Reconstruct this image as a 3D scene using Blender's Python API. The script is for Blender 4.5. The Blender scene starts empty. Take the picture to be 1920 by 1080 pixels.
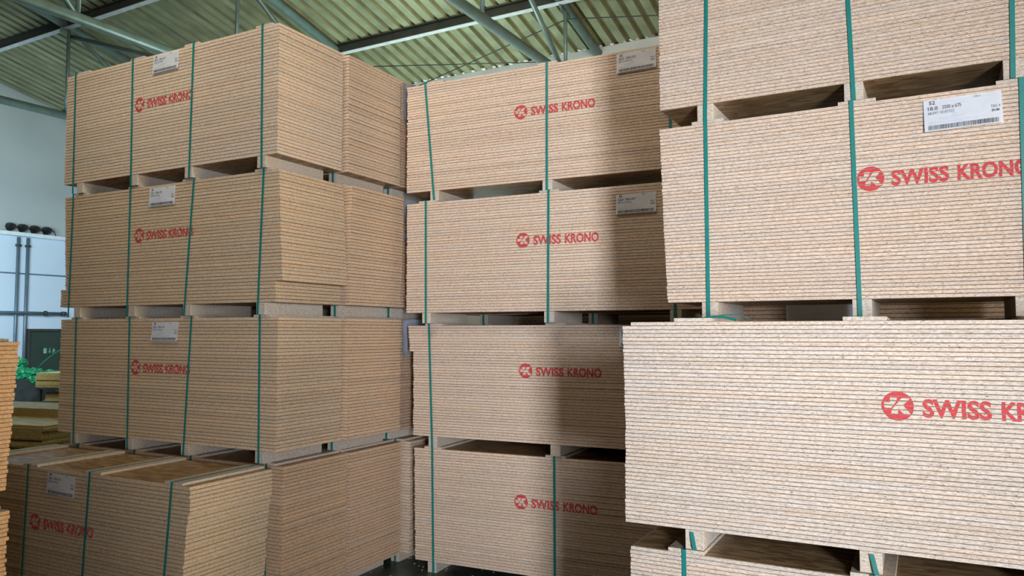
import bpy, bmesh, math, random
from mathutils import Vector, Matrix, noise as mnoise
random.seed(7)
S = bpy.context.scene
C = S.collection
R = math.radians
CAMZ = 1.98

# ------------------------------------------------------------------ camera
cd = bpy.data.cameras.new('camera'); cam = bpy.data.objects.new('camera', cd); C.objects.link(cam)
cd.sensor_width = 36; cd.lens = 1424.0 / 1920 * 36; cd.clip_start = .05; cd.clip_end = 200
cam.location = (0, 0, CAMZ); cam.rotation_euler = (math.pi / 2 + .0584, 0, 0)
S.camera = cam

# ------------------------------------------------------------------ light and exposure
S.view_settings.view_transform = 'Standard'; S.view_settings.look = 'None'
S.view_settings.gamma = 1; S.view_settings.use_curve_mapping = False
S.view_settings.exposure = 0.0
W = bpy.data.worlds.new('world'); S.world = W; W.use_nodes = True
bgn = W.node_tree.nodes['Background']; bgn.inputs[0].default_value = (1, .80, .62, 1); bgn.inputs[1].default_value = .018

def area(name, loc, target, sx, sy, power, col, spread=180):
    l = bpy.data.lights.new(name, 'AREA'); l.shape = 'RECTANGLE'; l.size = sx; l.size_y = sy; l.energy = power; l.color = col
    l.spread = R(spread)
    o = bpy.data.objects.new(name, l); C.objects.link(o); o.location = loc
    o.rotation_euler = (Vector(target) - Vector(loc)).to_track_quat('-Z', 'Y').to_euler()
    return o
area('gate_daylight', (1.42, -3.5, 2.0), (.8, 5, 2.2), .8, 3.0, 98, (.92, .96, 1.0), 55)
area('side_gate_daylight', (7.5, -.6, 1.9), (-1.0, 5.2, 1.9), 3.0, 3.2, 300, (1.0, .82, .55), 130)
area('under_roof_fill', (-1.5, 3.4, 6.9), (-1.2, 11.2, 6.2), 3.0, .9, 190, (1.0, .88, .72), 160)  # added lamp hung below the roof, brightens the sheets and the top packs
area('top_left_pack_fill', (-3.9, 2.9, 6.5), (-3.1, 6.3, 3.9), 2.0, .8, 9, (1.0, .98, .82), 56)  # added lamp, lifts the front of the topmost left pack; no window here
area('gable_wall_fill', (-7.7, 9.6, 3.5), (-9.4, 14.2, 2.6), 2.2, 1.6, 170, (.70, .90, 1.0), 140)  # added lamp inside the hall, aimed to brighten the gable wall
area('back_window_daylight', (-1.15, 10.9, 3.2), (-2.2, 9.2, 6.6), 3.2, 1.2, 150, (.78, 1.0, .92))

# ------------------------------------------------------------------ materials
def nt(name):
    m = bpy.data.materials.new(name); m.use_nodes = True
    n = m.node_tree; b = n.nodes['Principled BSDF']
    return m, n, b
def simple(name, col, rough=.6, metal=0, var=.12, scale=6, stretch=(1, 1, 1), bump=0):
    m, n, b = nt(name)
    tc = n.nodes.new('ShaderNodeTexCoord'); mp = n.nodes.new('ShaderNodeMapping'); mp.inputs['Scale'].default_value = stretch
    no = n.nodes.new('ShaderNodeTexNoise'); no.inputs['Scale'].default_value = scale; no.inputs['Detail'].default_value = 5
    cr = n.nodes.new('ShaderNodeValToRGB')
    e = cr.color_ramp.elements; e[0].position = .3; e[1].position = .7
    e[0].color = tuple(c * (1 - var) for c in col) + (1,); e[1].color = tuple(min(1, c * (1 + var)) for c in col) + (1,)
    n.links.new(tc.outputs['Object'], mp.inputs[0]); n.links.new(mp.outputs[0], no.inputs['Vector'])
    n.links.new(no.outputs['Fac'], cr.inputs[0]); n.links.new(cr.outputs[0], b.inputs['Base Color'])
    b.inputs['Roughness'].default_value = rough; b.inputs['Metallic'].default_value = metal
    if bump:
        bp = n.nodes.new('ShaderNodeBump'); bp.inputs['Strength'].default_value = bump; bp.inputs['Distance'].default_value = .01
        n.links.new(no.outputs['Fac'], bp.inputs['Height']); n.links.new(bp.outputs[0], b.inputs['Normal'])
    return m

def osb_edge(name, light, dark, speck):
    """cut edge of strand board: short strands running along the edge, dark pores"""
    m, n, b = nt(name); L = n.links.new
    tc = n.nodes.new('ShaderNodeTexCoord'); oi = n.nodes.new('ShaderNodeObjectInfo')
    mul = n.nodes.new('ShaderNodeVectorMath'); mul.operation = 'SCALE'; mul.inputs[0].default_value = (37.1, 53.7, 11.3)
    L(oi.outputs['Random'], mul.inputs['Scale'])
    add = n.nodes.new('ShaderNodeVectorMath'); add.operation = 'ADD'
    L(tc.outputs['Object'], add.inputs[0]); L(mul.outputs[0], add.inputs[1])
    def nz(sc, scale, det=2):
        mp = n.nodes.new('ShaderNodeMapping'); mp.inputs['Scale'].default_value = sc; L(add.outputs[0], mp.inputs[0])
        t = n.nodes.new('ShaderNodeTexNoise'); t.inputs['Scale'].default_value = scale; t.inputs['Detail'].default_value = det
        L(mp.outputs[0], t.inputs['Vector']); return t
    a = nz((1, 1, 3.5), 60, 3); c = nz((1, 1, 2.6), 105, 2); d = nz((1, 1, 1), 2.2, 2)
    cr = n.nodes.new('ShaderNodeValToRGB'); e = cr.color_ramp.elements
    e[0].position = .36; e[0].color = dark + (1,); e[1].position = .60; e[1].color = light + (1,)
    L(a.outputs['Fac'], cr.inputs[0])
    c2 = n.nodes.new('ShaderNodeValToRGB'); e = c2.color_ramp.elements
    e[0].position = .30; e[0].color = (0, 0, 0, 1); e[1].position = .37; e[1].color = (1, 1, 1, 1)
    L(c.outputs['Fac'], c2.inputs[0])
    mx = n.nodes.new('ShaderNodeMixRGB'); mx.inputs[1].default_value = speck + (1,)
    L(c2.outputs[0], mx.inputs[0]); L(cr.outputs[0], mx.inputs[2])
    # slow warm / grey drift along a board
    c3 = n.nodes.new('ShaderNodeValToRGB'); e = c3.color_ramp.elements
    e[0].position = .35; e[0].color = (1.0, .94, .88, 1); e[1].position = .65; e[1].color = (.94, .95, .96, 1)
    L(d.outputs['Fac'], c3.inputs[0])
    m2 = n.nodes.new('ShaderNodeMixRGB'); m2.blend_type = 'MULTIPLY'; m2.inputs[0].default_value = 1
    L(mx.outputs[0], m2.inputs[1]); L(c3.outputs[0], m2.inputs[2])
    # each board a little different, and the tint of its pack
    hv = n.nodes.new('ShaderNodeMapRange'); hv.inputs['To Min'].default_value = .93; hv.inputs['To Max'].default_value = 1.05
    L(oi.outputs['Random'], hv.inputs['Value'])
    m3 = n.nodes.new('ShaderNodeVectorMath'); m3.operation = 'SCALE'; L(m2.outputs[0], m3.inputs[0]); L(hv.outputs[0], m3.inputs['Scale'])
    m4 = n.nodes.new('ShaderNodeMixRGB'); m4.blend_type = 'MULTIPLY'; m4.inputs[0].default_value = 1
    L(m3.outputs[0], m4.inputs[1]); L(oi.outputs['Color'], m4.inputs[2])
    L(m4.outputs[0], b.inputs['Base Color']); b.inputs['Roughness'].default_value = .85
    b.inputs['Specular IOR Level'].default_value = .2
    bp = n.nodes.new('ShaderNodeBump'); bp.inputs['Strength'].default_value = .35; bp.inputs['Distance'].default_value = .0015
    L(a.outputs['Fac'], bp.inputs['Height']); L(bp.outputs[0], b.inputs['Normal'])
    return m

def osb_face(name, cols, gloss=.45):
    """strand board face: overlapping long flakes lying in many directions"""
    m, n, b = nt(name); L = n.links.new
    tc = n.nodes.new('ShaderNodeTexCoord'); oi = n.nodes.new('ShaderNodeObjectInfo')
    mul = n.nodes.new('ShaderNodeVectorMath'); mul.operation = 'SCALE'; mul.inputs[0].default_value = (17.1, 23.7, 0)
    L(oi.outputs['Random'], mul.inputs['Scale'])
    add = n.nodes.new('ShaderNodeVectorMath'); add.operation = 'ADD'
    L(tc.outputs['Object'], add.inputs[0]); L(mul.outputs[0], add.inputs[1])
    prev = None
    for k, (rot, sc) in enumerate(((.15, (9, 42, 1)), (-.5, (10, 50, 1)), (.8, (12, 46, 1)))):
        mp = n.nodes.new('ShaderNodeMapping'); mp.inputs['Rotation'].default_value = (0, 0, rot); mp.inputs['Scale'].default_value = sc
        L(add.outputs[0], mp.inputs[0])
        v = n.nodes.new('ShaderNodeTexVoronoi'); v.voronoi_dimensions = '2D'; v.inputs['Scale'].default_value = 1; L(mp.outputs[0], v.inputs['Vector'])
        sp = n.nodes.new('ShaderNodeSeparateColor'); L(v.outputs['Color'], sp.inputs[0])
        cr = n.nodes.new('ShaderNodeValToRGB'); e = cr.color_ramp.elements
        e[0].position = .1; e[0].color = cols[0] + (1,); e[1].position = .9; e[1].color = cols[1] + (1,)
        L(sp.outputs[0], cr.inputs[0])
        if prev is None: prev = cr.outputs[0]
        else:
            mx = n.nodes.new('ShaderNodeMixRGB')
            gt = n.nodes.new('ShaderNodeMath'); gt.operation = 'GREATER_THAN'; gt.inputs[1].default_value = .62
            L(sp.outputs[1], gt.inputs[0]); L(gt.outputs[0], mx.inputs[0]); L(prev, mx.inputs[1]); L(cr.outputs[0], mx.inputs[2]); prev = mx.outputs[0]
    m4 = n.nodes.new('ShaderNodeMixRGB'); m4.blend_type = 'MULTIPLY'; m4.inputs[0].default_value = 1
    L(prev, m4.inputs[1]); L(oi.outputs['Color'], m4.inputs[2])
    L(m4.outputs[0], b.inputs['Base Color']); b.inputs['Roughness'].default_value = gloss
    return m

EDGE = osb_edge('strand_board_edge', (.68, .575, .485), (.50, .395, .31), (.20, .13, .085))
FACE = osb_face('strand_board_face', ((.22, .125, .055), (.47, .31, .155)))
YFACE = osb_face('yellow_strand_board_face', ((.48, .37, .12), (.80, .70, .36)))
YEDGE = osb_edge('yellow_strand_board_edge', (.55, .42, .18), (.30, .21, .07), (.10, .06, .02))
CHIP = osb_edge('chipboard_runner', (.58, .53, .48), (.42, .37, .32), (.20, .15, .10))
STRAP = simple('green_polyester_strap', (.004, .165, .152), .48, 0, .08, 30, (1, 1, 1))
INK = simple('red_stencil_ink', (.50, .03, .042), .8, 0, .22, 60, (1, 1, 3))
PAPER = simple('white_paper', (.86, .90, .97), .6, 0, .03, 8)
SHEET = simple('white_wrap_sheet', (.62, .67, .80), .5, 0, .05, 5)
BLACKINK = simple('black_print', (.03, .03, .05), .7, 0, .1, 20)
GREYINK = simple('faded_blue_print', (.42, .44, .60), .7, 0, .1, 20)
PURPLE = simple('dark_purple_print', (.07, .03, .10), .7, 0, .1, 20)
ROOF = simple('galvanised_roof_sheet', (.58, .63, .43), .42, .25, .22, 2.5, (1, 1, 1), .08)
WALLM = simple('painted_masonry', (.50, .53, .54), .85, 0, .10, 1.5, (1, 1, 1), .1)
PANEL = simple('white_wall_panel', (.62, .74, .88), .6, 0, .04, .8)
UPPER = simple('grey_upper_wall', (.44, .49, .49), .7, 0, .08, .8)
STEEL = simple('painted_green_grey_steel', (.15, .22, .205), .38, .25, .15, 9)
DSTEEL = simple('dark_steel', (.055, .065, .058), .5, .3, .2, 6)
LSTEEL = simple('light_flange_paint', (.62, .68, .72), .45, .1, .15, 12)
PIPE = simple('blue_grey_pipe', (.14, .20, .25), .4, .3, .1, 9)
FLOORM = simple('dark_asphalt_floor', (.028, .040, .036), .42, 0, .55, 7, (1, 1, 1), .25)
DOORM = simple('dark_green_door_paint', (.030, .050, .038), .5, 0, .1, 3)
GREENF = simple('green_plastic_film', (.006, .17, .07), .35, 0, .35, 9, (1, 1, 1), .3)
BLACKF = simple('black_plastic_sack', (.003, .006, .006), .8, 0, .4, 8, (1, 1, 1), .3)
FOAM = simple('white_foam', (.78, .80, .78), .8, 0, .1, 20)
BLACKP = simple('black_plastic', (.012, .013, .014), .4, 0, .2, 12)

# ------------------------------------------------------------------ helpers
def obj(name, bm_or_me, mats, parent=None, loc=(0, 0, 0), rz=0):
    if isinstance(bm_or_me, bmesh.types.BMesh):
        me = bpy.data.meshes.new(name); bm_or_me.to_mesh(me); bm_or_me.free()
        for mm in (mats if isinstance(mats, (list, tuple)) else [mats]): me.materials.append(mm)
    else: me = bm_or_me
    o = bpy.data.objects.new(name, me); C.objects.link(o); o.parent = parent
    o.location = loc; o.rotation_euler = (0, 0, rz)
    return o
def tag(o, label, cat, group=None, kind=None):
    o['label'] = label; o['category'] = cat
    if group: o['group'] = group
    if kind: o['kind'] = kind
    return o
def thing(name, label, cat, loc, rz=0, group=None):
    o = bpy.data.objects.new(name, None); C.objects.link(o); o.location = loc; o.rotation_euler = (0, 0, rz); o.empty_display_size = .1
    return tag(o, label, cat, group)
def struct(name, bm, m, label, cat):
    o = obj(name, bm, m); o['kind'] = 'structure'; o['label'] = label; o['category'] = cat
    return o
def box(bm, x0, x1, y0, y1, z0, z1, mi=0):
    v = [bm.verts.new((x, y, z)) for z in (z0, z1) for y in (y0, y1) for x in (x0, x1)]
    for f in ((0, 2, 3, 1), (4, 5, 7, 6), (0, 1, 5, 4), (2, 6, 7, 3), (0, 4, 6, 2), (1, 3, 7, 5)):
        fc = bm.faces.new([v[i] for i in f]); fc.material_index = mi
def tube(bm, pts, r, seg=12, cap=True, mi=0):
    pts = [Vector(p) for p in pts]; rings = []
    for i, p in enumerate(pts):
        d = (pts[min(i + 1, len(pts) - 1)] - pts[max(i - 1, 0)]).normalized()
        up = Vector((0, 0, 1)) if abs(d.z) < .95 else Vector((1, 0, 0))
        a = d.cross(up).normalized(); b = a.cross(d).normalized()
        rr = r[i] if isinstance(r, (list, tuple)) else r
        rings.append([bm.verts.new(p + a * rr * math.cos(2 * math.pi * k / seg) + b * rr * math.sin(2 * math.pi * k / seg)) for k in range(seg)])
    for A, B in zip(rings, rings[1:]):
        for k in range(seg):
            f = bm.faces.new((A[k], A[(k + 1) % seg], B[(k + 1) % seg], B[k])); f.smooth = True; f.material_index = mi
    if cap:
        bm.faces.new(rings[0][::-1]).material_index = mi; bm.faces.new(rings[-1]).material_index = mi
def ribbon(bm, pts, width, thick, axis=Vector((1, 0, 0)), closed=False):
    """flat band along pts; its width lies along axis"""
    pts = [Vector(p) for p in pts]; n = len(pts); R4 = []
    for i, p in enumerate(pts):
        a = pts[(i + 1) % n] if (closed or i < n - 1) else p
        b = pts[(i - 1) % n] if (closed or i > 0) else p
        d = (a - b).normalized(); nn = axis.cross(d).normalized()
        w = axis * width / 2; t = nn * thick / 2
        R4.append([bm.verts.new(p + w + t), bm.verts.new(p - w + t), bm.verts.new(p - w - t), bm.verts.new(p + w - t)])
    for i in range(n if closed else n - 1):
        A, B = R4[i], R4[(i + 1) % n]
        for k in range(4): bm.faces.new((A[k], A[(k + 1) % 4], B[(k + 1) % 4], B[k]))
    if not closed: bm.faces.new(R4[0]); bm.faces.new(R4[-1][::-1])
    bmesh.ops.recalc_face_normals(bm, faces=bm.faces)

# text / emblem as flat meshes in the x-z plane (y = 0, facing -y)
def curve_mesh(cu):
    o = bpy.data.objects.new('t', cu); C.objects.link(o)
    dg = bpy.context.evaluated_depsgraph_get(); dg.update()
    me = bpy.data.meshes.new_from_object(o.evaluated_get(dg))
    bpy.data.objects.remove(o); return me
def text_bm(txt, x0, x1, z0, z1, bold=0):
    cu = bpy.data.curves.new('t', 'FONT'); cu.body = txt; cu.size = 1; cu.resolution_u = 3; cu.offset = bold; cu.fill_mode = 'BOTH'
    me = curve_mesh(cu); xs = [v.co.x for v in me.vertices]; ys = [v.co.y for v in me.vertices]
    a, b, c, d = min(xs), max(xs), min(ys), max(ys)
    if x1 is None: x1 = x0 + (b - a) * (z1 - z0) / (d - c)
    bm = bmesh.new(); bm.from_mesh(me)
    for v in bm.verts: v.co = Vector((x0 + (v.co.x - a) / (b - a) * (x1 - x0), 0, z0 + (v.co.y - c) / (d - c) * (z1 - z0)))
    return bm
def emblem_bm(cx, cz, r):
    cu = bpy.data.curves.new('e', 'CURVE'); cu.dimensions = '2D'; cu.fill_mode = 'BOTH'
    def poly(P):
        s = cu.splines.new('POLY'); s.points.add(len(P) - 1); s.use_cyclic_u = True
        for p, (x, y) in zip(s.points, P): p.co = (x, y, 0, 1)
    poly([(math.cos(t * math.pi / 20), math.sin(t * math.pi / 20)) for t in range(40)])
    poly([(-.46, .57), (-.03, .57), (-.03, .36), (-.38, -.15), (-.81, -.14), (-.84, .25), (-.46, .25)])
    poly([(.25, .55), (.78, .55), (.36, .07), (.83, -.58), (.39, -.57), (.04, -.19), (0, -.54), (-.42, -.54), (-.36, -.26)])
    bm = bmesh.new(); bm.from_mesh(curve_mesh(cu))
    for v in bm.verts: v.co = Vector((cx + v.co.x * r, 0, cz + v.co.y * r))
    return bm
def merge(bms):
    out = bmesh.new()
    for b in bms:
        me = bpy.data.meshes.new('m'); b.to_mesh(me); b.free(); out.from_mesh(me); bpy.data.meshes.remove(me)
    return out
def keep(bm, nm):
    me = bpy.data.meshes.new(nm); bm.to_mesh(me); bm.free(); return me
WORD1 = keep(text_bm('SWISS', .088, .322, -.042, .032, .035), 'word'); WORD2 = keep(text_bm('KRONO', .354, .628, -.042, .032, .035), 'word')
_logo = merge([text_bm('SWISS', .088, .322, -.042, .032, .035), text_bm('KRONO', .354, .628, -.042, .032, .035)])
LOGO = bpy.data.meshes.new('logo'); _logo.to_mesh(LOGO); _logo.free()
_e = emblem_bm(0, 0, .0585); EMBLEM = bpy.data.meshes.new('emblem'); _e.to_mesh(EMBLEM); _e.free()
def face_fwd(bm):                                     # make flat print face -y
    for f in bm.faces:
        f.normal_update()
        if f.normal.y > 0: f.normal_flip()

# ------------------------------------------------------------------ boards
DEP = .685
_bd = {}
def board_mesh(t, kind='osb'):
    if (t, kind) in _bd: return _bd[(t, kind)]
    bm = bmesh.new(); g = .0072 if t > .024 else .006 if t > .02 else .005; gx = .0068 if t > .024 else .009
    prof = [(g, gx, .0004), (0, 0, .11 * t), (0, 0, .89 * t), (g, gx, t - .0004)]
    rings = []
    for ins, ix, z in prof:
        rings.append([bm.verts.new(p) for p in ((ix, ins, z), (2.5 - ix, ins, z), (2.5 - ix, DEP - ins, z), (ix, DEP - ins, z))])
    for A, B in zip(rings, rings[1:]):
        for k in range(4): bm.faces.new((A[k], A[(k + 1) % 4], B[(k + 1) % 4], B[k]))
    f = bm.faces.new(rings[0][::-1]); f.material_index = 1
    f = bm.faces.new(rings[-1]); f.material_index = 1
    me = bpy.data.meshes.new('board'); bm.to_mesh(me); bm.free()
    for m in ((EDGE, FACE) if kind == 'osb' else (YEDGE, YFACE)): me.materials.append(m)
    _bd[(t, kind)] = me; return me
def box_mesh(name, sx, sy, sz, m):
    bm = bmesh.new(); box(bm, -sx / 2, sx / 2, 0, sy, 0, sz)
    bmesh.ops.bevel(bm, geom=bm.edges[:], offset=.0012, segments=1, affect='EDGES')
    me = bpy.data.meshes.new(name); bm.to_mesh(me); bm.free(); me.materials.append(m); return me
BEARER = box_mesh('bearer', .083, .60, .086, CHIP)
STRIP = box_mesh('top_strip', .165, DEP - .004, .0165, CHIP)
GAP = .0865

def card(parent, u, w, wid, hei, lines, curl=.012, tilt=0, yoff=-.004):
    """paper label hanging on the face: sheet, printed words, barcode"""
    def bend(v):
        s = max(0, min(1, -v.co.z / hei)); v.co.y += -curl * s * s - .002 * math.sin(v.co.x / wid * 3.1)
    bm = bmesh.new(); nx, nz = 6, 8; g = {}
    for i in range(nx + 1):
        for j in range(nz + 1): g[i, j] = bm.verts.new((wid * i / nx, 0, -hei * j / nz))
    for i in range(nx):
        for j in range(nz): bm.faces.new((g[i, j], g[i, j + 1], g[i + 1, j + 1], g[i + 1, j]))
    for v in bm.verts: bend(v)
    bmesh.ops.solidify(bm, geom=bm.faces[:], thickness=.0006)
    c = obj('label_card', bm, PAPER, parent, (u, yoff, w)); c.rotation_euler = (0, tilt, 0)
    c['label'] = 'white paper label'
    k, th, dim, art, cls, side = lines
    X = lambda f: wid * f; Z = lambda f: -hei * f
    T = [text_bm(k, X(.075), X(.155), Z(.15), Z(.03), .02), text_bm(th, X(.055), X(.185), Z(.33), Z(.21), .015),
         text_bm(dim, X(.245), X(.49), Z(.32), Z(.21), .012), text_bm(art, X(.055), X(.40), Z(.46), Z(.38), 0),
         text_bm(cls, X(.65), X(.74), Z(.095), Z(.04), 0), text_bm(side, X(.86), X(.975), Z(.49), Z(.41), 0), text_bm('EN 300', X(.87), X(.965), Z(.62), Z(.54), .03)]
    bm = merge(T)
    for v in bm.verts: bend(v); v.co.y -= .0009
    face_fwd(bm); obj('printed_text', bm, BLACKINK, c)
    bm = bmesh.new(); x = .05; rr = random.Random(int(u * 1000))
    while x < .95:
        a = rr.choice((.003, .005, .008)); vs = [bm.verts.new((X(x), 0, Z(.82))), bm.verts.new((X(x + a), 0, Z(.82))), bm.verts.new((X(x + a), 0, Z(.965))), bm.verts.new((X(x), 0, Z(.965)))]
        bm.faces.new(vs); x += a + rr.choice((.003, .005, .007))
    for v in bm.verts: bend(v); v.co.y -= .0009
    face_fwd(bm); obj('barcode', bm, BLACKINK, c)
    bm = bmesh.new()
    for z, a, b in ((.60, .2, .52), (.66, .2, .44), (.72, .06, .70), (.76, .06, .5), (.50, .36, .44), (.56, .36, .44)):
        bm.faces.new([bm.verts.new((X(p), 0, Z(q))) for p, q in ((a, z), (b, z), (b, z + .009), (a, z + .009))])
    for v in bm.verts: bend(v); v.co.y -= .0009
    face_fwd(bm); obj('small_print', bm, GREYINK, c)
    return c

def interp(tab, w):
    if not tab: return 0
    if w <= tab[0][0]: return tab[0][1]
    for (a, p), (b, q) in zip(tab, tab[1:]):
        if w <= b: return p + (q - p) * (w - a) / (b - a) if b > a else q
    return tab[-1][1]

LT = ('38', '25.0', '2500 x 675', '68/396 10107398', 'OSB 3', 'T&G 4')
MT = ('42', '22.0', '2500 x 675', '68/115 10107511', 'OSB 3', 'T&G 4')
RT = ('52', '18.0', '2500 x 675', '68/397 10107322', 'OSB 3', 'T&G 4')

def pack(label, x, y, zrel, yaw, n, t, us, straps=(), logo=None, cards=None, du=None, dv=None, tint=(1, 1, 1), group=None,
         jit=.002, zig=0, strips=True, bearer_z=GAP, D=DEP, tails=()):
    z0 = zrel + CAMZ - bearer_z
    group = 'banded board packs in the left rows' if x < -2 and y > 5 else 'banded board packs in the middle column' if x < 0 and y > 6 else 'foreground packs at the left edge' if x < -2 else 'banded board packs on the right'
    p = thing('board_pack', label, 'board pack', (x, y, z0), R(yaw), group)
    H = n * t; me = board_mesh(t); b0 = bearer_z
    offs = []
    for i in range(n):
        w = (i + .5) / n
        a = interp(du, w) + random.gauss(0, jit); c = interp(dv, w) + random.gauss(0, jit * .5)
        offs.append((a, c))
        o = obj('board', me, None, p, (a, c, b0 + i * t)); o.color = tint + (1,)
    for u in us:
        o = obj('bearer', BEARER, None, p, (u, .002, b0 - .0865)); o['label'] = 'grey chipboard bearer'
        if strips: obj('top_strip', STRIP, None, p, (u, .002, b0 + H))
    for (ut, ub) in straps:
        bm = bmesh.new(); f = -.0048 + min([c for a, c in offs] + [0]); bk = DEP + .006
        top = b0 + H + .0175; bot = .0004 + b0 - .0865
        P = [(ut, f, top), (ub, f, bot), (ub, .612, bot), (ub, .612, b0 - .001), (ub, bk, b0 - .001), (ut, bk, top)]
        ribbon(bm, P, .0195, .0009, closed=True)
        obj('strap', bm, STRAP, p)
    if logo:
        u0, w0 = logo
        for nm, src, lb in (('stencilled_word', WORD1, 'red stencilled word'), ('stencilled_word', WORD2, 'red stencilled word'), ('stencilled_emblem', EMBLEM, 'round red stencilled emblem')):
            rows = []; r2 = random.Random(n)
            for i in range(n):
                lo, hi = i * t + .11 * t, i * t + .89 * t; sh = zig * (1 if i % 2 else -1) + r2.gauss(0, .0008)
                if hi < w0 - .062 or lo > w0 + .062: continue
                b = bmesh.new(); b.from_mesh(src)
                for v in b.verts: v.co = Vector((v.co.x + u0, 0, v.co.z + w0))
                for zz, clear in ((lo, -1), (hi, 1)):
                    g = b.verts[:] + b.edges[:] + b.faces[:]
                    bmesh.ops.bisect_plane(b, geom=g, plane_co=(0, 0, zz), plane_no=(0, 0, clear), clear_outer=True)
                for v in b.verts: v.co.x += sh; v.co.y = offs[i][1] - .0006; v.co.z += b0
                if b.faces: rows.append(b)
                else: b.free()
            bm = merge(rows); face_fwd(bm)
            o = obj(nm, bm, INK, p); o['label'] = lb
    for cargs in (cards or []):
        u, w, lines, curl, tilt = cargs
        card(p, u, b0 + w, .302, .145, lines, curl, tilt, yoff=-.006 + interp(dv, w / H))
    for (u, dw) in tails:
        bm = bmesh.new(); ribbon(bm, [(u, -.004, dw + .072), (u + .006, -.010, dw + .05), (u + .014, -.016, dw + .015), (u + .02, -.02, dw - .004)], .018, .0009)
        obj('strap_end', bm, STRAP, p)
    return p

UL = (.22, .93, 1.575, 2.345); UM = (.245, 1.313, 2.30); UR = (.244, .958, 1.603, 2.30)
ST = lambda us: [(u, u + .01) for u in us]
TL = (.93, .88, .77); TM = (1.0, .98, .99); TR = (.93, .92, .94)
# left columns, front row (25 mm boards, 38 to a pack)
pack('topmost pack of thick OSB boards in the front left column, under the roof', -3.873, 6.504, 1.270, -28.1, 38, .025, UL,
     [(.121, .137), (.882, .903), (1.608, 1.592), (2.338, 2.356)], (.98, .565), [(1.14, .936, LT, .008, 0)], tint=(1.0, .99, .96), zig=.0045, jit=.0012)
pack('second pack from the top, front left column, boards leaning over a stepped bottom', -3.869, 6.516, .214, -27.9, 38, .025, UL,
     [(.129, .114), (.883, .884), (1.631, 1.556), (2.361, 2.326)], (1.0, .56), [(1.12, .926, LT, .006, 0)],
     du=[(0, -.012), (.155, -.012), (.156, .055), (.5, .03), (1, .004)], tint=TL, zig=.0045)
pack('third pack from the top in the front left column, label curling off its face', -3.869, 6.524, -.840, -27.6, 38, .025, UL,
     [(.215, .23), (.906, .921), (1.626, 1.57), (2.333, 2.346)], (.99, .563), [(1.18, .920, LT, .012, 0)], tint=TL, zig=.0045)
pack('lowest front left pack standing forward, bare golden top with strips showing', -4.206, 5.832, -1.8932, -26.8, 38, .025, (.20, .90, 1.585, 2.36),
     [(.2, .19), (.893, .85), (1.567, 1.50), (2.358, 2.27)], (.985, .575), [(1.115, .930, LT, .004, .03)],
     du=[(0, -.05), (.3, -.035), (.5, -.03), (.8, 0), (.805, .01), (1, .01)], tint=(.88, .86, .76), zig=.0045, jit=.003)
# left columns, second row
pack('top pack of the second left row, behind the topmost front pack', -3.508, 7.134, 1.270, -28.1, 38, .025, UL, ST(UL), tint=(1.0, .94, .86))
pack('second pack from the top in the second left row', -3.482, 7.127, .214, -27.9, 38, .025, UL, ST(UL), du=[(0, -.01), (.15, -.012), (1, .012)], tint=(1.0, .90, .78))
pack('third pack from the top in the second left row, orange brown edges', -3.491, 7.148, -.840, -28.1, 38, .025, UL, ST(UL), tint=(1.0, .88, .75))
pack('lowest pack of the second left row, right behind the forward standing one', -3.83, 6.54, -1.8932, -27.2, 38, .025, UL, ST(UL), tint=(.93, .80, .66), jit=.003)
# left columns, third row
vL = Vector((.4726, .8813)); uL = Vector((.8813, -.4726))
def behind(x, y, dv_, du_=0): return x + vL.x * dv_ + uL.x * du_, y + vL.y * dv_ + uL.y * du_
for (bx, by, zr, lab, c) in ((-3.496, 7.128, 1.270, 'top pack of the third left row, sliver with a white sheet in the gap', 1),
                             (-3.482, 7.127, .214, 'middle pack of the third left row, torn white sheet in the narrow gap', 2),
                             (-3.491, 7.148, -.840, 'third row left pack with white logo sheet above dark gapped board ends', 3)):
    xx, yy = behind(bx, by, .722, -.018)
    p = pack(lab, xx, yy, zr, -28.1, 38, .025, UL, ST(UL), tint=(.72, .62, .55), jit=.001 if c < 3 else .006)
    # white sheet folded on the end of the pack
    bm = bmesh.new(); zt = .955 + GAP; hh = (.37, .38, .315)[c - 1]; g = {}
    for i in range(9):
        for j in range(9):
            g[i, j] = bm.verts.new((2.5 + .010 + .006 * math.sin(i * .9 + j * .3), -.004 + .52 * i / 8, zt - hh * j / 8 - (.04 * (1 - i / 8) if j == 0 and c == 1 and i < 2 else 0)))
    for i in range(8):
        for j in range(8):
            if c == 2 and j >= 4 and i < 2 and j < 6: continue
            bm.faces.new((g[i, j], g[i, j + 1], g[i + 1, j + 1], g[i + 1, j])).smooth = True
    bmesh.ops.solidify(bm, geom=bm.faces[:], thickness=.0008)
    s = obj('end_sheet', bm, SHEET, p); s['label'] = 'white paper sheet over the pack end'
    if c != 2:
        bm = bmesh.new(); bm.from_mesh(LOGO)
        for v in bm.verts:
            q = v.co.copy(); v.co = Vector((2.5 + .0225, .075 + q.x * .55, zt - (.19 if c == 1 else .135) + q.z * .55))
        for f in bm.faces:
            f.normal_update()
            if f.normal.x < 0: f.normal_flip()
        obj('printed_logo', bm, PURPLE, s)
pack('lowest pack of the third left row, near the dark floor', -3.495, 7.17, -1.8932, -27.2, 38, .025, UL, ST(UL), tint=(.95, .83, .72), jit=.003)
xx, yy = behind(-3.495, 7.17, .72, .06)
pack('lowest pack of the fourth left row, pale grey corner beside the middle column', xx, yy, -1.8932, -27.2, 38, .025, UL, ST(UL), tint=(.95, .93, .92), jit=.003)
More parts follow.
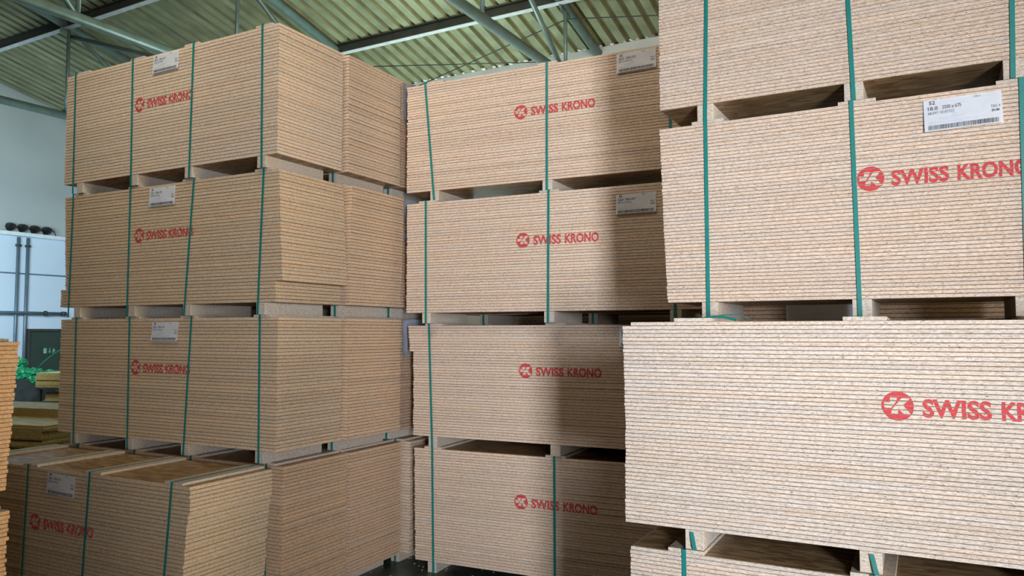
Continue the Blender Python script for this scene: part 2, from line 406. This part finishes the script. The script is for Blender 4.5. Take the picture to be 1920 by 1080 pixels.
# middle column (22 mm boards, 42 to a pack)
pack('top pack of the middle column with slanting left strap and label', -.903, 6.455, 1.190, -26.2, 42, .022, (.279, 1.313, 2.30),
     [(.183, .281), (1.314, 1.312), (2.29, 2.29)], (1.085, .567), [(1.888, .900, MT, .010, -.02)], tint=TM)
pack('second pack from the top of the middle column, label near the shadow', -.892, 6.405, .162, -26.2, 42, .022, (.20, 1.31, 2.29),
     [(.191, .199), (1.311, 1.304), (2.287, 2.286)], (1.09, .558), [(1.856, .854, MT, .010, -.01)], tint=TM)
pack('third pack from the top of the middle column, upper boards pushed left', -.850, 6.477, -.866, -25.4, 42, .022, (.21, 1.31, 2.29),
     [(.17, .209), (2.29, 2.29)], (1.06, .564), [(1.832, .907, MT, .02, 0)], du=[(0, .02), (.757, .012), (.758, -.022), (1, -.04)], tint=TM)
pack('lowest pack of the middle column, standing on the dark floor', -.816, 6.468, -1.8932, -24.7, 42, .022, (.17, 1.265, 2.29),
     [(.17, .188), (1.261, 1.263), (2.29, 2.29)], (.977, .563), du=[(0, .008), (1, -.01)], tint=TM, jit=.0025)
for zr, lab in ((-1.8932, 'lowest pack of the row behind the middle column'), (-.866, 'third level pack behind the middle column, below its dark gap'),
                (.162, 'pack behind the middle column above the dark bearer gap')):
    xx, yy = -.816 + .42 * .79, 6.44 + .907 * .79
    pack(lab, xx, yy, zr, -25.2, 42, .022, UM, [(u, u) for u in UM], tint=TM, jit=.001)
for k, zr in ((0, -1.8932), (1, -.786)):
    xx, yy = -.816 + .42 * 1.56, 6.44 + .907 * 1.56
    pack(('lower' if k == 0 else 'upper') + ' added pack two rows behind the middle column, blocking light in its bearer gap', xx, yy, zr, -25.2, 40, .025, UM, [], tint=TM, jit=.001)  # packs added and sized to stop light showing through the bearer gap
# right column (18 mm boards, 52 to a pack)
pack('top pack of the right column, cropped by the upper picture edge', .801, 4.048, 1.197, -29.4, 52, .018, UR,
     [(.27, .246), (.93, .959), (1.62, 1.597), (2.3, 2.3)], (1.0, .565), tint=TR, jit=.0012)
pack('right column pack with large label and red lettering between green straps', .806, 4.031, .156, -29.0, 52, .018, UR,
     [(.237, .238), (.935, .95), (1.614, 1.606), (2.3, 2.3)], (1.009, .566), [(1.237, .900, RT, .012, -.02)],
     du=[(0, .022), (.45, .004), (1, -.012)], tint=TR, jit=.0012)
pack('unstrapped pale pack standing forward on the right, nearest the camera', .527, 3.623, -.887, -27.8, 52, .018, (.33, 1.047, 1.70, 2.4),
     [], (1.16, .591), du=[(0, .006), (.5, .01), (.978, 0), (.979, .04), (1, .04)], tint=(.90, .94, 1.01), jit=.0012,
     tails=((.318, .006), (1.05, .006)))
pack('lowest right pack under the forward standing one, at the bottom edge', .553, 3.604, -1.892, -28.4, 50, .018, (.26, 1.02, 1.65, 2.35),
     [(.253, .262), (1.022, 1.022), (1.65, 1.65), (2.35, 2.35)], (1.1, .55), tint=(.90, .94, 1.01), jit=.0012)
vR = Vector((.4695, .883)); 
bx, by = .553 + vR.x * .735, 3.604 + vR.y * .735
pack('lower pack behind the forward right pack, carrying the right column', bx, by, -1.892, -28.4, 50, .018, UR, [], tint=TR, jit=.001)
pack('second level pack behind the forward right pack, carrying the right column', bx - .02, by, -.887, -28.0, 52, .018, UR, [], tint=TR, jit=.001)
bx, by = .553 + vR.x * 1.47, 3.604 + vR.y * 1.47
pack('lower rear pack far behind the right column', bx, by, -1.892, -28.0, 38, .025, UL, [], tint=TR, jit=.001)
p = pack('rear pack seen through the bearer gap of the right column, white sheet on it', bx, by, -.84, -28.0, 42, .025, UL, [], tint=(.8, .72, .64), jit=.002)
bm = bmesh.new(); box(bm, .50, .93, -.0095, -.0085, .62 + GAP, 1.045 + GAP)
s = obj('face_sheet', bm, SHEET, p); s['label'] = 'white paper sheet on the board edges'
bm = merge([text_bm('SWISS KRONO', .655, .80, .885 + GAP, .898 + GAP, .01), text_bm('CE', 1.0, 1.06, .885 + GAP, .925 + GAP, 0)])
for v in bm.verts: v.co.y = -.0104 if v.co.x < .95 else -.004
face_fwd(bm); obj('printed_logo', bm, PURPLE, s)

# foreground stack cut by the left picture edge: its end faces the camera
uF = Vector((.883, -.469)); vF = Vector((.469, .883)); P = Vector((-2.95, 4.53))
o2 = P - uF * 2.5 - vF * DEP
pack('upper orange foreground pack cut off by the left picture edge', o2.x + .0, o2.y, -.93, -28, 35, .025, UL, ST(UL), du=[(0, -.03), (1, .015)], dv=[(0, -.01), (1, .01)], tint=(1.32, 1.10, .82), jit=.006)
pack('lower orange foreground pack at the bottom left picture corner', o2.x - .01, o2.y, -1.893, -28, 34, .025, UL, ST(UL), dv=[(0, -.01), (1, .005)], tint=(1.32, 1.10, .82), jit=.005)

# loose strap curled on top of the forward right pack
zt = CAMZ - .887 + .936 + .0005
strap = bpy.data.objects.new('plastic_strap', None)
def on_R3(u, v, w):
    a = R(-27.8); return Vector((.527 + u * math.cos(a) - v * math.sin(a), 3.623 + u * math.sin(a) + v * math.cos(a), zt + w))
bm = bmesh.new()
ax = Vector((math.sin(R(27.8)), math.cos(R(27.8)), 0))
pts = []
for k in range(15):
    f = k / 14; pts.append(on_R3(.26 + .26 * f, .16, .004 + .030 * math.sin(min(1, f * 1.0) * math.pi * .55)))
pts += [on_R3(.56, .10, .012), on_R3(.60, .06, .001)]
ribbon(bm, pts, .016, .0009, axis=(ax * .95 + Vector((0, 0, .28))).normalized())
pts = [on_R3(.34 + .17 * k / 12, .10, .007 + .016 * math.sin(k / 12 * math.pi)) for k in range(13)]
ribbon(bm, pts, .018, .0009, axis=(ax * .75 + Vector((0, 0, .66))).normalized())
bpy.data.objects.remove(strap)
tag(obj('plastic_strap', bm, STRAP), 'loose green strap offcut curled on top of the forward right pack', 'strap')
# strips lying on the forward right pack come from pack(); a white sheet corner lies on it too
bm = bmesh.new(); vs = [bm.verts.new(on_R3(u, v, w)) for u, v, w in ((1.00, .012, .0), (1.46, .012, .004), (1.44, .2, .004), (1.02, .2, .0))]
bm.faces.new(vs); bmesh.ops.solidify(bm, geom=bm.faces[:], thickness=.001)
tag(obj('paper_sheet', bm, SHEET), 'flat white paper sheet lying on top of the forward right pack', 'paper')

# ------------------------------------------------------------------ hall shell (building axes turned 29 degrees)
BY = R(-29); ub = Vector((math.cos(BY), math.sin(BY), 0)); vb = Vector((-math.sin(BY), math.cos(BY), 0))
E0 = Vector((1.45, 10.9, 0)); EH = CAMZ + 4.20; TAN = .225
def bp(s, t, z): return E0 + ub * s - vb * t + Vector((0, 0, z))     # s along the far wall, t towards the camera
def roofz(t): return EH + TAN * t
SG = -11.45                                                             # gable wall line
bm = bmesh.new()
def bbox(bm, s0, s1, t0, t1, z0, z1):
    v = [bm.verts.new(bp(s, t, z)) for z in (z0, z1) for t in (t0, t1) for s in (s0, s1)]
    for f in ((0, 2, 3, 1), (4, 5, 7, 6), (0, 1, 5, 4), (2, 6, 7, 3), (0, 4, 6, 2), (1, 3, 7, 5)): bm.faces.new([v[i] for i in f])
    bmesh.ops.recalc_face_normals(bm, faces=bm.faces)
bbox(bm, -16, 14, -6, 26, -.2, 0)
struct('floor', bm, FLOORM, 'dark asphalt warehouse floor between the board stacks', 'floor')
bm = bmesh.new(); bbox(bm, SG - .3, 13, -.3, 0, 0, EH + .0)
struct('wall_back', bm, WALLM, 'pale masonry wall under the eave behind the stacks', 'wall')
bm = bmesh.new(); bbox(bm, SG - .3, SG, 0, 20, 0, CAMZ + 1.86)
struct('wall_left', bm, PANEL, 'bluish white gable wall with pipes on the far left', 'wall')
bm = bmesh.new()
v = []
for s in (SG - .3, SG - .06):
    v.append([bm.verts.new(bp(s, t, z)) for t, z in ((0, CAMZ + 1.86), (20, CAMZ + 1.86), (20, roofz(20) + .1), (0, roofz(0) + .1))])
bm.faces.new(v[0]); bm.faces.new(v[1][::-1])
for k in range(4): bm.faces.new((v[0][k], v[0][(k + 1) % 4], v[1][(k + 1) % 4], v[1][k]))
bmesh.ops.recalc_face_normals(bm, faces=bm.faces)
struct('wall_left_upper', bm, UPPER, 'grey upper gable wall set back above the white ledge', 'wall')
bm = bmesh.new(); bbox(bm, SG - .05, SG + .12, 0, 20, CAMZ + 1.86, CAMZ + 1.93)
struct('trim_1', bm, simple('white_ledge_paint', (.72, .80, .84), .5, 0, .08, 9), 'white ledge along the gable wall under the black connectors', 'ledge')
# corrugated roof
bm = bmesh.new(); pitch = .203; prev = None; s = SG - .2; prof = []
while s < 10.5:
    prof += [(s, 0), (s + .118, 0), (s + .140, .045), (s + .181, .045)]; s += pitch
rows = []
for t in (-.12, 3.3, 6.6, 10, 15):
    rows.append([bm.verts.new(bp(a, t, roofz(t) + h)) for a, h in prof])
for A, B in zip(rows, rows[1:]):
    for k in range(len(A) - 1): bm.faces.new((A[k], A[k + 1], B[k + 1], B[k])).material_index = 0 if k % 4 == 0 else 1  # ribs and their sides take a browner material than the flats
bmesh.ops.solidify(bm, geom=bm.faces[:], thickness=.003)
struct('ceiling', bm, [ROOF, simple('brown_rib_of_roof_sheet', (.40, .38, .20), .6, .1, .25, 3)], 'corrugated metal roof sheets sloping down to the wall', 'roof')
# foam filler lumps between roof waves and wall
tz = 0
bm = bmesh.new(); rr = random.Random(3)
s = -6.0
while s < 2.6:
    c = bp(s, .02, EH + .012)
    r = rr.uniform(.012, .026)
    m0 = len(bm.verts)
    bmesh.ops.create_icosphere(bm, subdivisions=2, radius=r, matrix=Matrix.Translation(c) @ Matrix.Diagonal((1.6, .8, .9, 1)))
    s += rr.uniform(.09, .2)
for v_ in bm.verts: v_.co += Vector((mnoise.noise(v_.co * 30), mnoise.noise(v_.co * 33 + Vector((3, 0, 0))), mnoise.noise(v_.co * 31 + Vector((0, 7, 0))))) * .012
tag(obj('foam_filler', bm, FOAM), 'ragged white foam squeezed between the roof waves and back wall', 'foam', kind='stuff')

# trusses (top chord follows the roof, bottom chord level), purlins and bracing rods
ZB = CAMZ + 3.42
def tt(name, p0, p1, r, m, par, seg=14):
    bm = bmesh.new(); tube(bm, [p0, p1], r, seg); return obj(name, bm, m, par)
TR_LAB = {-.2: 'steel roof truss ending above the middle stack', -4.05: 'steel roof truss passing over the left stack', -7.9: 'steel roof truss nearest the gable wall'}
for s0, lab in TR_LAB.items():
    o = thing('roof_truss', lab, 'truss', (0, 0, 0))
    zt_ = lambda t: roofz(t) - .085
    bm = bmesh.new(); tube(bm, [bp(s0, -.0, zt_(0)), bp(s0, 12.5, zt_(12.5))], .066, 4 if False else 12); obj('top_chord', bm, STEEL, o)
    bm = bmesh.new(); tube(bm, [bp(s0, 0, ZB), bp(s0, 12.5, ZB)], .062, 16); obj('bottom_chord', bm, STEEL, o)
    for k in range(5):
        t = 1.15 + 2.15 * k
        bm = bmesh.new(); tube(bm, [bp(s0, t, ZB), bp(s0, t, zt_(t))], .027, 10); obj('vertical_strut', bm, STEEL, o)
        if k % 2 == 0:
            bm = bmesh.new(); tube(bm, [bp(s0, t, ZB), bp(s0, t + 2.15, zt_(t + 2.15))], .034, 10); obj('diagonal_strut', bm, STEEL, o)
        # gusset plate at the top node
        bm = bmesh.new(); bbox(bm, s0 - .006, s0 + .006, t - .14, t + .14, zt_(t) - .13, zt_(t) + .05); obj('gusset_plate', bm, STEEL, o)
PL = {1.34: 'lower roof purlin, dark beam with pale lower flange beneath the sheets', 3.36: 'middle roof purlin crossing the upper left corner', 5.6: 'upper roof purlin near the top left picture edge'}
for t0, lab in PL.items():
    o = thing('roof_purlin', lab, 'beam', (0, 0, 0))
    z = roofz(t0)
    bm = bmesh.new(); bbox(bm, SG, 10, t0 - .004, t0 + .004, z - .145, z - .012); obj('web', bm, DSTEEL, o)
    bm = bmesh.new(); bbox(bm, SG, 10, t0 - .045, t0 + .045, z - .153, z - .145); obj('lower_flange', bm, LSTEEL, o)
    bm = bmesh.new(); bbox(bm, SG, 10, t0 - .045, t0 + .045, z - .012, z - .004); obj('upper_flange', bm, DSTEEL, o)
def rod(lab, a, b, r=.008, m=DSTEEL, name='brace_rod', cat='rod'):
    bm = bmesh.new(); tube(bm, [a, b], r, 8); tag(obj(name, bm, m), lab, cat)
zz = lambda t: roofz(t) - .22
rod('thin bracing rod slanting down left from the truss above the middle stack', bp(-.2, 1.1, zz(1.1)), bp(-4.05, -0.0 + .05, zz(.05)))
rod('thin bracing rod running from the left truss towards the eave', bp(-4.05, 1.1, zz(1.1)), bp(-.2, .05, zz(.05)))
rod('thin bracing rod going right from the truss node to the right column', bp(-.2, 1.1, zz(1.1)), bp(3.65, .05, zz(.05)))
rod('short bracing rod low on the wall beside the upper right label', bp(-.2, .05, EH - .55), bp(3.65, .9, EH + .15))
rod('horizontal strut between the two left trusses below the roof', bp(-7.9, 3.25, roofz(3.25) - .22), bp(-4.05, 3.25, ZB), .04, STEEL, 'bridging_strut', 'strut')

# ------------------------------------------------------------------ gable wall fittings
def gp(t, z, out=0): return bp(SG + out, t, z)
def px_t(px):                                   # where a view line at this column meets the gable wall
    r = (px - 960) / 1424.0; a = bp(SG, 0, 0)
    return (a.x - r * a.y) / (vb.x - r * vb.y)
def zpx(t, py, out=0):
    q = bp(SG + out, t, 0); return CAMZ + (623 - py) / 1424.0 * q.y
for px, lab, top in ((27, 'left one of two vertical pipes on the gable wall', 447), (45, 'right one of two vertical pipes on the gable wall', 450)):
    t = px_t(px) ; o = thing('wall_pipe', lab, 'pipe', gp(t, 0, .05), 0)
    bm = bmesh.new(); tube(bm, [(0, 0, 0), (0, 0, CAMZ + 1.84)], .029, 12); obj('pipe', bm, PIPE, o)
    bm = bmesh.new(); tube(bm, [(0, 0, CAMZ + 1.66), (0, 0, CAMZ + 1.70)], .05, 12); obj('collar', bm, DSTEEL, o)
o = thing('wall_pipe', 'horizontal pipe with elbow end across the gable wall', 'pipe', (0, 0, 0))
t1 = px_t(114); z1 = zpx(px_t(60), 587)
bm = bmesh.new(); tube(bm, [gp(px_t(0) + 1.5, z1, .10), gp(t1, z1, .10)], .030, 12); obj('pipe', bm, PIPE, o)
bm = bmesh.new(); tube(bm, [gp(t1 + .04, z1, .10), gp(t1 - .03, z1, .10), gp(t1 - .05, z1, .05), gp(t1 - .05, z1, .0)], .042, 12); obj('elbow', bm, DSTEEL, o)
for px in (80,):
    t = px_t(px); bm = bmesh.new(); tube(bm, [gp(t - .025, z1, .10), gp(t + .025, z1, .10)], .048, 12); obj('clamp', bm, DSTEEL, o)
z2 = zpx(px_t(60), 514)
bm = bmesh.new(); tube(bm, [gp(px_t(0) + 1.5, z2, .02), gp(.1, z2, .02)], .012, 8)
tag(obj('wall_conduit', bm, PIPE), 'thin horizontal conduit across the white gable wall', 'conduit')
# connectors on the ledge
spots = (12, 35, 58, 81)
names = ('first', 'second', 'third', 'fourth')
for k, px in enumerate(spots):
    t = px_t(px); zL = CAMZ + 1.93
    o = thing('cable_connector', names[k] + ' round black connector from the left on the white ledge', 'connector', gp(t, zL, .05), BY, 'black connectors on the gable ledge')
    bm = bmesh.new(); m_ = Matrix.Translation((0, 0, .10)) @ Matrix.Rotation(math.pi / 2, 4, 'Y')
    bmesh.ops.create_cone(bm, cap_ends=True, segments=8, radius1=.085, radius2=.06, depth=.11, matrix=m_)
    bmesh.ops.create_cone(bm, cap_ends=True, segments=10, radius1=.045, radius2=.04, depth=.19, matrix=m_)
    obj('housing', bm, BLACKP, o)
    bm = bmesh.new(); tube(bm, [(.0, -.02, 0), (0, 0, .05)], .012, 6); obj('foot', bm, BLACKP, o)
    bm = bmesh.new(); tube(bm, [(.02, .07 + .022 * j, .11 - .0066 * j * j) for j in range(5)], .009, 6); obj('cable', bm, BLACKP, o)
# dark door with exit sign
ta, tb2 = px_t(54), px_t(54) - 1.3
bm = bmesh.new(); bbox(bm, SG, SG + .06, tb2, ta, 0, CAMZ + .02)
d = struct('door_1', bm, DOORM, 'dark green door in the gable wall with a small exit sign', 'door')
bm = bmesh.new()
for a, b_, c, e in ((tb2 - .05, ta + .05, CAMZ + .02, CAMZ + .07), (ta, ta + .05, 0, CAMZ + .02), (tb2 - .05, tb2, 0, CAMZ + .02)): bbox(bm, SG, SG + .09, a, b_, c, e)
o = obj('door_frame', bm, DSTEEL, d)
t = px_t(92); zs = zpx(t, 657)
o = thing('exit_sign', 'small green exit sign on the dark door', 'sign', gp(t, zs, .065), BY + math.pi / 2)
bm = bmesh.new(); box(bm, -.14, .14, -.004, .004, -.07, .07)
obj('sign_plate', bm, simple('dark_sign_green', (.015, .07, .045), .5), o)
bm = bmesh.new()
def q(P): bm.faces.new([bm.verts.new((x, -.0052, z)) for x, z in P])
q([(-.12, -.05), (-.06, -.05), (-.06, .05), (-.12, .05)])
q([(-.02, -.01), (.02, -.01), (0, -.05)]); q([(-.006, -.01), (.006, -.01), (.006, .05), (-.006, .05)])
q([(.07, .03), (.085, .03), (.085, .048), (.07, .048)]); q([(.06, .0), (.09, .0), (.095, .028), (.06, .028)]); q([(.05, -.045), (.062, -.045), (.078, 0), (.064, 0)]); q([(.085, -.04), (.10, -.02), (.09, 0), (.078, 0)]); q([(.09, .024), (.115, .006), (.11, 0), (.088, .012)])
obj('pictogram', bm, simple('sign_pale_green', (.30, .42, .36), .5), o)

# ------------------------------------------------------------------ things on the floor at the far left
def stack(label, x, y, yaw, n, t, z0, L_=1.9, D_=.9, group=None, jit=.006, kind='yellow'):
    o = thing('board_stack', label, 'board stack', (x, y, z0), R(yaw), group)
    for i in range(n):
        bm = bmesh.new(); a = random.gauss(0, jit); c = random.gauss(0, jit)
        box(bm, a, a + L_, c, c + D_, i * t + .0005, (i + 1) * t - .0005)
        for f in bm.faces:
            f.normal_update(); f.material_index = 1 if abs(f.normal.z) > .9 else 0
        obj('board', bm, [YEDGE, YFACE], o)
    return o
# lower front stack (dark sides), middle stack on it, raised one on a trolley further back
stack('large yellow board stack behind the left packs, pale top surface showing', -6.99, 8.26, -17, 40, .0264, 0.0, 2.48, 1.25, jit=.012)
a17 = R(-17); sx, sy = -6.99 + .62 * math.sin(-a17) + .12, 8.26 + .62 * math.cos(a17)
stack('few yellow boards lying set back on the large yellow stack', sx, sy, -17, 4, .0225, 1.0565, 2.62, .60, jit=.003)
o = thing('trolley', 'dark steel trolley carrying yellow boards near the gable wall', 'trolley', (-6.86, 11.0, 0), R(-10))
for z, nm in ((.99, 'shelf'), (1.19, 'upper_shelf'), (.30, 'lower_shelf')):
    bm = bmesh.new(); box(bm, 0, 2.0, 0, .7, z - .03, z); obj(nm, bm, DSTEEL, o)
for a in (.05, .55, 1.95):
    for b_ in (.03, .67):
        bm = bmesh.new(); box(bm, a - .02, a + .02, b_ - .02, b_ + .02, 0, 1.16); obj('post', bm, DSTEEL, o)
stack('topmost yellow boards stacked on the dark trolley', -6.86, 11.0, -10, 8, .026, 1.1905, 2.0, .70)
stack('few yellow boards on the middle trolley shelf', -6.75, 11.06, -10, 4, .030, .9905, 1.8, .6, jit=.003)
# waste container with black sack and green film
cx, cy = -7.95, 12.5
o = thing('waste_sack', 'black plastic sack bulging beneath the green film by the door', 'sack', (cx, cy, 0))
bm = bmesh.new(); bmesh.ops.create_icosphere(bm, subdivisions=5, radius=1)
for v_ in bm.verts:
    c = v_.co.copy(); k = 1 if c.z > 0 else .9
    n_ = mnoise.noise(c * 3.1) * .10 + mnoise.noise(c * 8) * .04
    v_.co = Vector((c.x * .52 * (1 + n_), c.y * .45 * (1 + n_), .64 + max(-.64, c.z * .66 * (1 + n_ * .6))))
for f in bm.faces: f.smooth = True
obj('sack_body', bm, BLACKF, o)
bm = bmesh.new(); box(bm, .0, .14, -.462, -.458, .80, .88); s_ = obj('sack_sticker', bm, simple('pinkish_sticker', (.30, .17, .17), .6), o); s_['label'] = 'small pinkish sticker'
bm = bmesh.new()
for (dx, dz, r) in ((-.14, .10, .17), (-.10, .27, .10), (.06, .04, .16), (.22, .02, .14), (.40, .08, .09)):
    b2 = bmesh.new(); bmesh.ops.create_icosphere(b2, subdivisions=4, radius=1)
    for v_ in b2.verts:
        c = v_.co.copy(); n_ = abs(mnoise.noise(c * 2.6 + Vector((dx * 9, 0, 0)))) * .55 + mnoise.noise(c * 7) * .16
        v_.co = Vector((dx + c.x * r * (1.25 + n_ * .4), -.05 + c.y * r * (1 + n_), dz + c.z * r * (.85 + n_)))
    me = bpy.data.meshes.new('x'); b2.to_mesh(me); b2.free(); bm.from_mesh(me)
tag(obj('plastic_film', bm, GREENF, None, (cx, cy, 1.20)), 'crumpled bright green plastic film heaped on the black sack', 'plastic film')
for k, (a, b_, c) in enumerate((((.1, -.1, 1.2), (.35, -.2, 1.55), (.75, -.1, 1.78)), ((.2, -.2, 1.3), (.6, -.2, 1.42), (1.0, -.15, 1.32)))):
    bm = bmesh.new(); pts = []
    for j in range(9):
        f = j / 8; A = Vector(a).lerp(Vector(b_), f); B = Vector(b_).lerp(Vector(c), f); pts.append(A.lerp(B, f) + Vector((cx, cy, 0)))
    tube(bm, pts, .008, 6)
    tag(obj('strap_offcut', bm, GREENF), ('upper' if k == 0 else 'lower') + ' thin green strap offcut sticking out of the waste heap', 'strap')

# ------------------------------------------------------------------ floor litter
bm = bmesh.new(); vs = [bm.verts.new(p_) for p_ in ((-.06, -.07, .002), (.07, -.05, .004), (.05, .06, .012), (-.03, .04, .003))]
bm.faces.new(vs); bmesh.ops.solidify(bm, geom=bm.faces[:], thickness=.001)
tag(obj('paper_scrap', bm, PAPER, None, (-1.17, 6.18, .002)), 'small white paper scrap on the floor in front of the left packs', 'paper')
bm = bmesh.new(); rr = random.Random(5)
for k in range(140):
    x = rr.uniform(-1.5, .1); y = rr.uniform(5.9, 8.2); r = rr.uniform(.003, .010)
    bmesh.ops.create_cone(bm, cap_ends=True, segments=4, radius1=r, radius2=r * .7, depth=.003, matrix=Matrix.Translation((x, y, .002)) @ Matrix.Rotation(rr.uniform(0, 3), 4, 'Z'))
tag(obj('wood_chips', bm, CHIP), 'pale wood chips scattered on the dark floor between the stacks', 'wood chips', kind='stuff')
